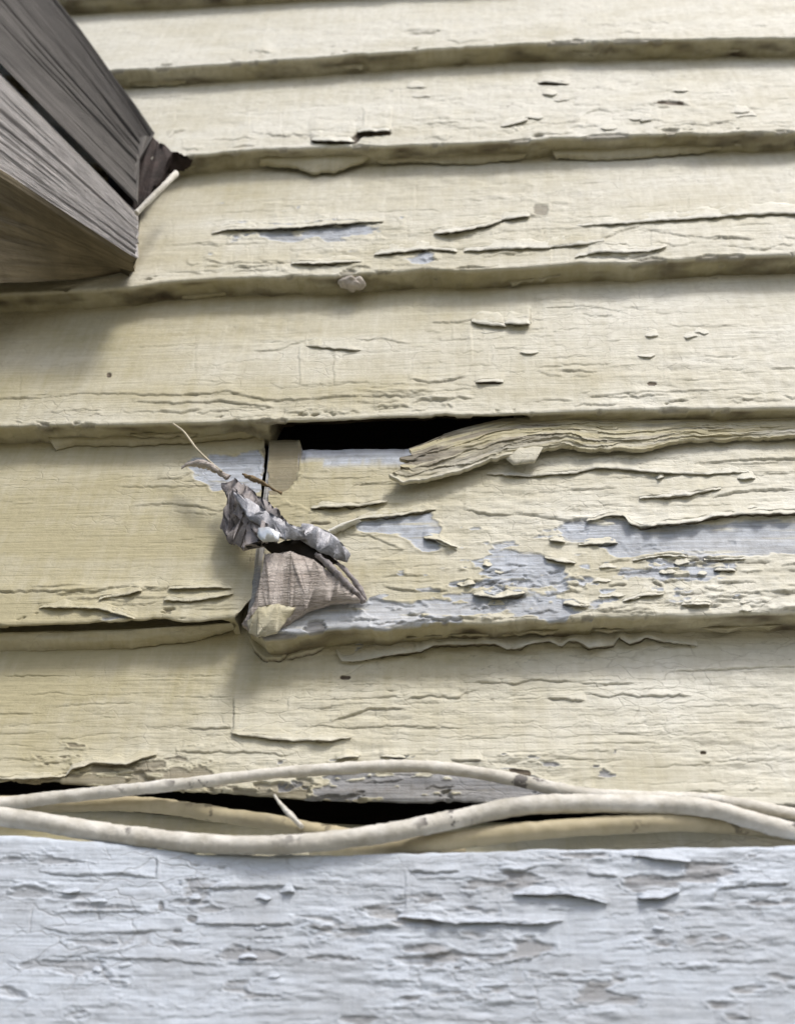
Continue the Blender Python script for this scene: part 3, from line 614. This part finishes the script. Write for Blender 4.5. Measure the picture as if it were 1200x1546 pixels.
ribbon('paint_flake', [(800, 662), (815, 660), (826, 664)], [(764, 692), (775, 700), (806, 697)], [.005] * 5, [.002] * 5, .0008, BOARD[0], paleness=.45)
ribbon('paint_flake', [(495, 800), (515, 790), (540, 782)], [(500, 808), (520, 802), (545, 786)], [.000] * 5, [.004] * 5, .0006, BOARD[0], paleness=.9)
ribbon('paint_flake', [(655, 812), (668, 813), (684, 820)], [(660, 818), (676, 824), (690, 830)], [.0045] * 5, [.002] * 5, .0004, BOARD[0], paleness=.95)
# crusts of old paint hanging from the undersides
ribbon('paint_flake', [(395, 236), (470, 230), (560, 226)], [(392, 250), (440, 252), (475, 261), (510, 258), (560, 240)], [.007] * 5, [.009] * 5, .001, BOARD[3], paleness=.1)
ribbon('paint_flake', [(560, 232), (700, 225), (800, 222)], [(570, 245), (640, 244), (720, 246), (790, 238)], [.010] * 5, [.0105] * 5, .001, BOARD[3], paleness=.15)
ribbon('paint_flake', [(830, 222), (960, 215), (1090, 210)], [(840, 238), (900, 240), (980, 236), (1090, 226)], [.009] * 5, [.0105] * 5, .001, BOARD[3], paleness=.15)
ribbon('paint_flake', [(70, 655), (180, 652), (300, 650), (395, 646)], [(85, 680), (110, 672), (200, 672), (300, 667), (395, 658)], [.0095] * 5, [.011] * 5, .001, BOARD[1], paleness=.1)
ribbon('paint_flake', [(640, 392), (700, 396), (735, 400)], [(640, 412), (690, 420), (735, 418)], [.002] * 5, [.006] * 5, .001, BOARD[2], paleness=.4)

ribbon('paint_flake', [(-200, 962), (60, 953), (200, 950), (350, 940)], [(-200, 990), (60, 982), (200, 978), (300, 966), (356, 950)], [.005] * 5, [.0112] * 5, .0008, BOARD[-1], paleness=.15)
for k in (4, 3, 2, 1, 0, -1):      # ragged scabs of old paint under the laps
    for q in range({4: 5, 3: 5, 2: 9, 1: 5, 0: 6, -1: 0}[k]):
        x0 = random.uniform(150 if k > 1 else 60, 1080); L = random.uniform(40, 150); ey = lambda x: float(np.interp(x, [p[0] for p in BZ[k]], [p[1] for p in BZ[k]]))
        if k == 1 and x0 + L > 380: continue
        if k == 0 and x0 < 420: continue
        o_ = random.uniform(7, 16); dd_ = random.uniform(.0065, .0105); hgt_ = random.uniform(5, 14); xs_ = np.linspace(x0, x0 + L, 7)
        ribbon('paint_flake', [(x, ey(x) + o_) for x in xs_], [(x, ey(x) + o_ + (hgt_ * random.uniform(.3, 1) if 0 < i < 6 else 1)) for i, x in enumerate(xs_)], [dd_] * 5, [dd_ + .0015] * 5, .0004, BOARD[k], paleness=random.uniform(.05, .3), wob=.0012)
# thin furring strip of the starter course behind the cables
o = ribbon('starter_strip', [(-200, 1216), (60, 1218), (200, 1226), (300, 1236), (560, 1246), (700, 1243), (860, 1238), (1115, 1236), (1400, 1240)], [(-200, 1300), (60, 1302), (300, 1310), (560, 1320), (860, 1318), (1115, 1312), (1400, 1310)],
       [.016] * 5, [.012] * 5, .006, wall, paleness=.15)

# ------------------------------------------------------------------ cables
def tube(name, pts, rad, m, seg=14, step=.0008, wob=.00015, parent=None, flat=1.0, chips=(), **pr):
    """pts: (px, py, depth) smoothed into a round cable"""
    P = np.array([on_y(p[0], p[1], p[2]) for p in pts])
    c = [P[0] * 2 - P[1]] + list(P) + [P[-1] * 2 - P[-2]]; Q = []
    for i in range(1, len(c) - 2):
        n = max(2, int(np.linalg.norm(c[i + 1] - c[i]) / step))
        for t in np.arange(n) / n: Q.append(.5 * ((2 * c[i]) + (-c[i - 1] + c[i + 1]) * t + (2 * c[i - 1] - 5 * c[i] + 4 * c[i + 1] - c[i + 2]) * t * t + (-c[i - 1] + 3 * c[i] - 3 * c[i + 1] + c[i + 2]) * t ** 3))
    Q.append(P[-1]); Q = np.array(Q); n = len(Q)
    Tn = np.gradient(Q, axis=0); Tn /= np.linalg.norm(Tn, axis=1)[:, None]
    up = np.array([0, 0, 1.]) if abs(Tn[0][2]) < .9 else np.array([0, 1., 0]); Bn = np.cross(Tn, up); Bn /= np.linalg.norm(Bn, axis=1)[:, None]; Nn = np.cross(Bn, Tn)
    an = np.linspace(0, 2 * np.pi, seg, endpoint=False); rr = np.interp(np.linspace(0, 1, n), np.linspace(0, 1, len(rad)), rad) if hasattr(rad, '__len__') else np.full(n, rad)
    s = np.arange(n) * step
    r = rr[:, None] + wob * 2.6 * fbm(s[:, None] * 180, np.cos(an)[None] * 1.3 + 2, 3, 4) + wob * 1.6 * fbm(s[:, None] * 900, an[None] * 1.5, 5, 2)
    V = Q[:, None] + (np.cos(an)[None, :, None] * Bn[:, None] + np.sin(an)[None, :, None] * Nn[:, None] * flat) * r[..., None]
    idx = np.arange(n * seg).reshape(n, seg); nx = np.roll(idx, -1, 1)
    Fq = list(np.stack([idx[:-1], idx[1:], nx[1:], nx[:-1]], -1).reshape(-1, 4))
    V = V.reshape(-1, 3); V = np.concatenate([V, Q[:1] - Tn[:1] * rr[0] * .3, Q[-1:] + Tn[-1:] * rr[-1] * .3], 0)
    me = mesh(name, V, np.array(Fq), True)
    bm = bmesh.new(); bm.from_mesh(me); bm.verts.ensure_lookup_table()
    for i in range(seg):
        j = (i + 1) % seg; bm.faces.new((bm.verts[n * seg], bm.verts[i], bm.verts[j])); bm.faces.new((bm.verts[n * seg + 1], bm.verts[(n - 1) * seg + j], bm.verts[(n - 1) * seg + i]))
    bm.to_mesh(me); bm.free()
    o = link(name, me, None, m, **pr); recentre(o)
    if parent is not None: child(o, parent)
    return o
GRP = 'painted cables running along the foot of the clapboards'
c1 = tube('cable', [(-420, 1258, -.006), (-200, 1232, -.006), (0, 1214, -.006), (60, 1207, -.006), (150, 1197, -.006), (300, 1181, -.007), (420, 1167, -.007), (580, 1157, -.007), (680, 1161, -.006), (780, 1178, -.003), (870, 1197, .0), (960, 1204, .002), (1050, 1206, .002), (1115, 1214, .0), (1220, 1232, .0), (1400, 1250, 0), (1700, 1250, 0)],
     [.0021, .0022, .0019, .0021, .0020, .0022], CABLEP, label='uppermost whitish cable, arching over the black gap under the cream clapboard', category='cable', group=GRP)
c2 = tube('cable', [(-400, 1190, -.008), (-200, 1212, -.010), (0, 1233, -.012), (60, 1241, -.013), (160, 1257, -.014), (300, 1273, -.016), (400, 1276, -.018), (480, 1271, -.018), (580, 1258, -.017), (680, 1238, -.014), (780, 1218, -.012), (860, 1213, -.010), (960, 1214, -.010), (1040, 1217, -.010), (1090, 1225, -.010), (1130, 1237, -.010), (1200, 1255, -.010), (1320, 1270, -.010), (1500, 1280, -.010)],
     [.0027, .0029, .0030, .0028, .0029, .0027, .0028], CABLEP, seg=18, label='thick cream cable that sags low at left and humps at right', category='cable', group=GRP)
c3 = tube('cable', [(-300, 1205, .004), (0, 1212, .003), (60, 1214, .002), (200, 1214, .0), (280, 1222, -.001), (350, 1233, -.003), (420, 1243, -.006), (480, 1255, -.008), (560, 1268, -.006), (640, 1280, .0), (700, 1286, .004)],
     .0025, CABLEY, label='tan cable running behind the white ones at lower left', category='cable', group=GRP)
c4 = tube('cable', [(470, 1285, -.004), (560, 1281, -.006), (640, 1274, -.009), (760, 1259, -.010), (860, 1250, -.009), (980, 1243, -.008), (1060, 1243, -.006), (1140, 1250, -.004), (1260, 1262, -.003), (1450, 1270, -.003)],
     .0028, CABLEY, label='tan cable below the hump of the thick cable at lower right', category='cable', group=GRP)
tube('broken_twig', [(414, 1200, -.012), (424, 1214, -.013), (440, 1232, -.0155), (456, 1248, -.0165)], [.0004, .0011, .0015, .0010], CABLEP, step=.0005, wob=.0002, seg=9, flat=.6,
     label='short pale broken twig sticking up from the sagging cable', category='twig')
for i in range(7):
    x_ = random.uniform(1060, 1125); y_ = random.uniform(1186, 1212); r_ = random.uniform(4, 9)
    sheet_pts = [(x_ + r_ * 1.5 * math.cos(t) * random.uniform(.7, 1.2), y_ + r_ * .7 * math.sin(t) * random.uniform(.7, 1.2)) for t in np.linspace(0, 6.28, 9)[:-1]]
    V = [on_y(x, y, -.0031 if y > 1200 else -.0012) for x, y in sheet_pts]; ce = sum(V) / 8; V = [ce + np.array([0, -.0009, 0])] + V + [v + np.array([0, .0012, 0]) for v in V]
    me = bpy.data.meshes.new('paint_blob'); me.from_pydata([tuple(v) for v in V], [], [[0, 1 + j, 1 + (j + 1) % 8] for j in range(8)] + [[1 + j, 9 + j, 9 + (j + 1) % 8, 1 + (j + 1) % 8] for j in range(8)]); me.update()
    o = link('paint_blob', me, None, BLOB); recentre(o); child(o, c1)
# paint drip under the sagging cable
ribbon('paint_drip', [(500, 1276), (540, 1276), (580, 1270)], [(505, 1280), (535, 1290), (578, 1282)], [-.019] * 5, [-.0185] * 5, .0012, c2, m=CABLEY)
for pts, dd in (([(138, 1196), (150, 1191), (160, 1197), (154, 1207), (143, 1206)], -.0086), ([(764, 1163), (780, 1162), (800, 1168), (803, 1177), (785, 1179), (770, 1172)], -.0066)):
    V = [on_y(x, y, dd) for x, y in pts]; V2 = [v + np.array([0, .0006, 0]) for v in V]; n = len(V)
    me = bpy.data.meshes.new('bare_chip'); me.from_pydata([tuple(v) for v in V + V2], [], [list(range(n))] + [[i, (i + 1) % n, (i + 1) % n + n, i + n] for i in range(n)]); me.update()
    o = link('bare_chip', me, None, SHEATH, label='dark chip where the white paint came off the cable'); recentre(o); child(o, c1)

# ------------------------------------------------------------------ grey wooden beam end at the upper left
def beam():
    root = empty('wooden_sill', 'weathered grey wooden sill end jutting from the wall at upper left', 'sill', tuple(on_y(205, 400, -.01)))
    # long edges, each (near px, near depth) -> (wall px, wall depth); listed round the section
    ed = [((-420, -700), -.066, (224, 206), -.004), ((-405, -560), -.076, (212, 208), -.006), ((-380, -420), -.084, (206, 232), -.010), ((-400, -330), -.080, (204, 262), -.012), ((-470, -385), -.085, (208, 306), -.016),
          ((-475, -372), -.079, (207, 318), -.010), ((-440, -290), -.094, (209, 330), -.021), ((-440, -38), -.100, (206, 391), -.026), ((-430, -10), -.098, (201, 396), -.024), ((-300, 430), -.050, (203, 412), .004), ((-300, 440), .03, (208, 420), .03), ((-420, -700), .03, (226, 206), .03)]
    n = 46; nE = len(ed); rows = []
    for (a, da, b, db) in ed:
        A = on_y(*a, da); B = on_y(*b, db); rows.append([A + (B - A) * t for t in np.linspace(0, 1, n) ** .8])
    R0 = np.array(rows)
    # densify the section so that grain can be carved
    dens = []
    for i in range(nE - 1):
        m_ = {0: 26, 1: 22, 2: 22, 3: 26, 6: 90, 8: 30}.get(i, 4)
        for t in np.arange(m_) / m_: dens.append(R0[i] * (1 - t) + R0[i + 1] * t)
    dens.append(R0[-1]); A = np.array(dens); R = len(A)
    ii = np.arange(R)[:, None] * .45; jj = np.arange(n)[None, :]
    e_ = fbm(np.arange(n) / 6., np.zeros(n), 3, 4)[None, :] * np.exp(-np.arange(R) / 16.)[:, None]; A[..., 0] += .007 * e_; A[..., 2] += .007 * e_
    VV = np.cumsum(np.concatenate([[0], np.linalg.norm(np.diff(A[:, n // 2], axis=0), axis=1)])); UU = np.concatenate([[0], np.cumsum(np.linalg.norm(np.diff(A[R // 2], axis=0), axis=1))])
    g_ = fbm(jj / 26. + 3, ii / 1.6, 4, 4); gg = np.where(g_ > .12, (g_ - .12) * -.006, 0) + .0006 * fbm(jj / 9., ii / 4., 6, 4)
    A[..., 1] -= gg; A[..., 2] += gg * .4
    A[:, -1, 0] += .0015 * fbm(np.arange(R) / 4., np.zeros(R), 4, 3); A[:, -1, 2] += .001 * fbm(np.arange(R) / 3., np.ones(R), 5, 3)
    idx = np.arange(R * n).reshape(R, n); nx = np.roll(idx, -1, 0)
    Fq = np.stack([idx[:, :-1], idx[:, 1:], nx[:, 1:], nx[:, :-1]], -1)
    def part(name, r0, r1, m, close=False):
        sub = A[r0:r1 + 1]; k_ = len(sub); id_ = np.arange(k_ * n).reshape(k_, n)
        back = sub.mean(0)[None] + np.array([-.012, .02, .004]); B = np.concatenate([sub, back], 0); id_ = np.arange((k_ + 1) * n).reshape(k_ + 1, n); nn = np.roll(id_, -1, 0)
        F_ = np.stack([id_[:, :-1], id_[:, 1:], nn[:, 1:], nn[:, :-1]], -1).reshape(-1, 4)
        me = mesh(name, B.reshape(-1, 3), F_, True)
        uvl = me.uv_layers.new(name='grain'); li = np.empty(len(me.loops), np.int32); me.loops.foreach_get('vertex_index', li)
        vv = np.concatenate([VV[r0:r1 + 1], [VV[r1]]]); uvl.data.foreach_set('uv', np.stack([UU[li % n], vv[li // n]], -1).astype(np.float32).ravel())
        bm = bmesh.new(); bm.from_mesh(me); bm.verts.ensure_lookup_table(); vs = [bm.verts[int(i)] for i in id_[:, -1]]
        c_ = bm.verts.new(sum((v.co for v in vs), Vector()) / len(vs))
        for i in range(len(vs)): bm.faces.new((c_, vs[i], vs[(i + 1) % len(vs)]))
        bmesh.ops.recalc_face_normals(bm, faces=bm.faces[:]); bm.to_mesh(me); bm.free()
        for p in me.polygons: p.use_smooth = False
        o = link(name, me, None, m); recentre(o); child(o, root); return o
    cut = 26 + 22 + 22 + 26
    lowr = cut + 4 + 4 + 90
    part('moulding', 0, cut, DARKWOOD); part('sill_board', cut + 4, lowr, SILLWOOD); part('sill_underside', lowr, R - 1, UNDERWOOD)
    o = sheet('void_shade_sheet', [(150, 190, .002), (190, 196, .002), (220, 202, -.001), (240, 218, .001), (262, 232, -.001), (292, 243, .003), (280, 256, .007), (258, 262, .006), (240, 280, .003), (222, 305, .0), (205, 330, .0), (170, 320, .0)], VOIDSHADE, root, thick=.001, crumple=.002, cuts=3, seed=12)  # near-black sheet standing in for the shaded hole between beam and wall
    return root
SILLWOOD = wood_material('sill_grey_wood', (.30, .285, .275), (.74, .715, .70), (9, 420, 1), .8, .0018, True)
DARKWOOD = wood_material('moulding_grey_wood', (.075, .07, .064), (.165, .155, .145), (9, 260, 1), .75, .0012, True)
VOIDSHADE = wood_material('void_shade_brown', (.016, .012, .011), (.06, .04, .038), (120, 120, 120))
UNDERWOOD = wood_material('grimy_shaded_underside_wood', (.15, .125, .08), (.31, .265, .18), (12, 260, 1), .85, .0012, True)  # olive grime, with the brown deepened to paint in the underside's shade
tube('bent_nail', [(206, 322, -.020), (220, 308, -.020), (240, 288, -.019), (258, 270, -.016), (266, 262, -.010)], [.0014, .0014, .0015, .0016, .0018], CABLEP, step=.0006, seg=10,
     label='stubby cream-painted bent nail beside the grey sill end', category='nail')

# ------------------------------------------------------------------ crumpled scrap nailed over the joint
def sheet(name, pts, m, parent=None, thick=.0006, crumple=.0012, cuts=3, seed=0, flatshade=True, layers=None, **pr):
    bm = bmesh.new(); vs = [bm.verts.new(on_y(x, y, d)) for x, y, d in pts]; f = bm.faces.new(vs)
    bmesh.ops.triangulate(bm, faces=[f])
    for _ in range(cuts): bmesh.ops.subdivide_edges(bm, edges=bm.edges[:], cuts=1)
    bm.normal_update(); bm.faces.ensure_lookup_table(); bm.verts.ensure_lookup_table()
    if bm.faces[0].normal.y > 0: bmesh.ops.reverse_faces(bm, faces=bm.faces[:])
    for v in bm.verts:
        x, y, z = v.co; n_ = float(fbm(np.array([x * 160 + seed]), np.array([z * 160 + seed * 2]), 3 + seed, 3)[0]); n2 = float(fbm(np.array([x * 300 + seed]), np.array([z * 300]), 6, 2)[0])
        n3 = float(fbm(np.array([x * 420 + z * 300 + seed]), np.array([z * 420 - x * 200]), 9, 3)[0]); v.co.y += crumple * (1.6 * n_ + .9 * (abs(n3) * 2 - .4)); v.co.x += crumple * .6 * n2; v.co.z += crumple * .5 * n_
    geo = bmesh.ops.extrude_face_region(bm, geom=bm.faces[:])
    for v in [g for g in geo['geom'] if isinstance(g, bmesh.types.BMVert)]: v.co.y += -thick
    bmesh.ops.recalc_face_normals(bm, faces=bm.faces[:])
    me = bpy.data.meshes.new(name)
    bm.to_mesh(me); bm.free()
    if layers is not None:
        a = me.color_attributes.new('layers', 'FLOAT_COLOR', 'POINT'); a.data.foreach_set('color', np.tile(np.array(layers, np.float32), len(me.vertices)))
    for p in me.polygons: p.use_smooth = True
    o = link(name, me, None, m, **pr); recentre(o)
    if parent is not None: child(o, parent)
    return o
scrap = empty('crumpled_tin_scrap', 'crumpled dull grey tin scrap with a shiny fold sticking out over the board joint', 'metal scrap', tuple(on_y(430, 800, .0)))
sheet('crumpled_sheet', [(336,732,-0.0025),(352,724,-0.0019),(372,735,-0.0037),(392,752,-0.0056),(418,770,-0.0074),(440,792,-0.0081),(420,815,-0.0074),(392,826,-0.0062),(368,832,-0.0043),(345,818,-0.0031),(331,792,-0.0019),(340,770,-0.0025)], DARKTIN, scrap, crumple=.0035, cuts=4, seed=1)
sheet('crumpled_sheet', [(350,735,-0.0056),(366,748,-0.0074),(388,770,-0.0093),(405,795,-0.0099),(395,812,-0.0087),(372,796,-0.0081),(352,772,-0.0062)], DARKTIN, scrap, crumple=.0025, cuts=3, seed=2)
sheet('folded_edge', [(352,745,-0.0081),(372,752,-0.0093),(402,772,-0.0105),(435,790,-0.0112),(460,800,-0.0112),(462,815,-0.0099),(430,815,-0.0105),(400,800,-0.0112),(372,780,-0.0099)], TIN, scrap, crumple=.002, cuts=3, seed=4)
sheet('shiny_fold', [(390,798,-0.0118),(405,796,-0.0121),(424,806,-0.0118),(420,818,-0.0112),(398,819,-0.0112),(388,810,-0.0112)], BRIGHT, scrap, crumple=.0006, cuts=2, seed=5)
sheet('folded_edge', [(455,790,-0.0074),(480,795,-0.0087),(510,815,-0.0087),(530,838,-0.0074),(526,850,-0.0062),(505,845,-0.0068),(480,832,-0.0074),(452,815,-0.0081)], TIN, scrap, crumple=.0014, cuts=3, seed=6)
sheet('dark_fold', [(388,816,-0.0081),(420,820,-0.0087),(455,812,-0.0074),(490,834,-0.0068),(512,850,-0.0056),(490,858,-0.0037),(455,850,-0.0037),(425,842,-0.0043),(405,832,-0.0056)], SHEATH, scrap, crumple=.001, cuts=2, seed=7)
tube('metal_strip', [(478, 836,-0.0062), (500, 858,-0.0062), (520, 880,-0.0056), (540, 898,-0.0043), (550, 909,-0.0031)], [.0016, .0023, .0020, .0019, .0014], DARKTIN, step=.0006, wob=.0005, seg=8, parent=scrap, flat=.6)
tube('metal_strip', [(500, 842,-0.0050), (520, 860,-0.0050), (540, 884,-0.0037), (552, 905,-0.0019)], [.0007, .0009, .0009, .0006], DARKTIN, step=.0006, wob=.0003, seg=7, parent=scrap)
# splintered wood wedge under the scrap, and splinters beside it
RAWC = PALEWOOD
sheet('wood_wedge', [(402, 842, -0.0055), (440, 838, -0.0057), (475, 850, -0.0052), (510, 878, -0.0040), (545, 911, -0.0026), (500, 914, -0.0025), (465, 925, -0.0021), (440, 942, -0.0013), (415, 958, -0.0007), (385, 962, -0.0005), (368, 948, -0.0011), (385, 915, -0.0025), (395, 880, -0.0039)], RAWC, None,
      thick=.0025, crumple=.0008, cuts=5, seed=8, flatshade=False, label='triangular pale split wood wedge under the crumpled tin scrap', category='wood wedge')
sheet('paint_scab', [(372,940,-.0055),(392,918,-.0065),(420,912,-.006),(445,918,-.005),(430,940,-.004),(418,957,-.004),(390,962,-.005),(374,955,-.005)], PAINT, None,
      thick=.0006, crumple=.0012, cuts=3, seed=9, flatshade=False, layers=(0, 0, .25, 1), label='cream paint scab at the lower tip of the split wood wedge', category='paint flake')
tube('splinter', [(425, 745, -.004), (412, 738, -.007), (395, 728, -.008), (380, 722, -.006), (366, 716, -.002)], [.0003, .0006, .0009, .0007, .0003], wood_material('brown_splinter', (.16, .11, .06), (.30, .23, .13), (50, 100, 100)), step=.0005, wob=.0004, seg=7,
     label='thin brown wood splinter just above the tin scrap', category='splinter')
tube('splinter', [(345, 722, -.004), (330, 712, -.005), (312, 702, -.004), (292, 700, -.001), (275, 706, .001)], [.001, .0014, .0014, .0012, .0005], PALEWOOD, step=.0005, wob=.0005, seg=7,
     label='pale grey wood splinter reaching left from the tin scrap', category='splinter')
tube('thread', [(262, 640, -.002), (278, 652, -.003), (296, 676, -.004), (314, 694, -.004), (335, 712, -.006)], .00045, THREAD, seg=7, wob=.00005,
     label='thin pale thread slanting down to the tin scrap', category='thread')
# cocoon-like paint crumb under the third board edge
def crumb():
    bm = bmesh.new(); bmesh.ops.create_icosphere(bm, subdivisions=4, radius=1.0)
    c = on_y(533, 427, .003)
    for v in bm.verts:
        d = v.co.copy(); n_ = float(fbm(np.array([d.x * 1.6 + 5]), np.array([d.z * 2 + d.y + 3]), 3, 4)[0]); r = 1 + .7 * n_
        v.co = Vector((c[0] + d.x * .0058 * r, c[1] + d.y * .003 * r, c[2] + d.z * .0040 * r - .0012 * d.x))
    me = bpy.data.meshes.new('cocoon'); bm.to_mesh(me); bm.free()
    for p in me.polygons: p.use_smooth = True
    o = link('cocoon', me, None, plain('cocoon_silk', (.46, .41, .36), (.66, .62, .56), 500, .8, bumpd=.001), label='small pale lumpy cocoon stuck under a clapboard edge near the top', category='cocoon'); recentre(o)
crumb()

beam()

# ------------------------------------------------------------------ ground in front of the wall (throws light back up)
box('foundation_wall', (-.62, -.002, -.90), (.52, .06, -.22), plain('foundation_concrete', (.25, .24, .22), (.40, .39, .36), 60, .9, bumpd=.002), None, kind='structure')
box('ground', (-30, -60, -.93), (30, .10, -.90), GROUNDM, None, kind='structure')
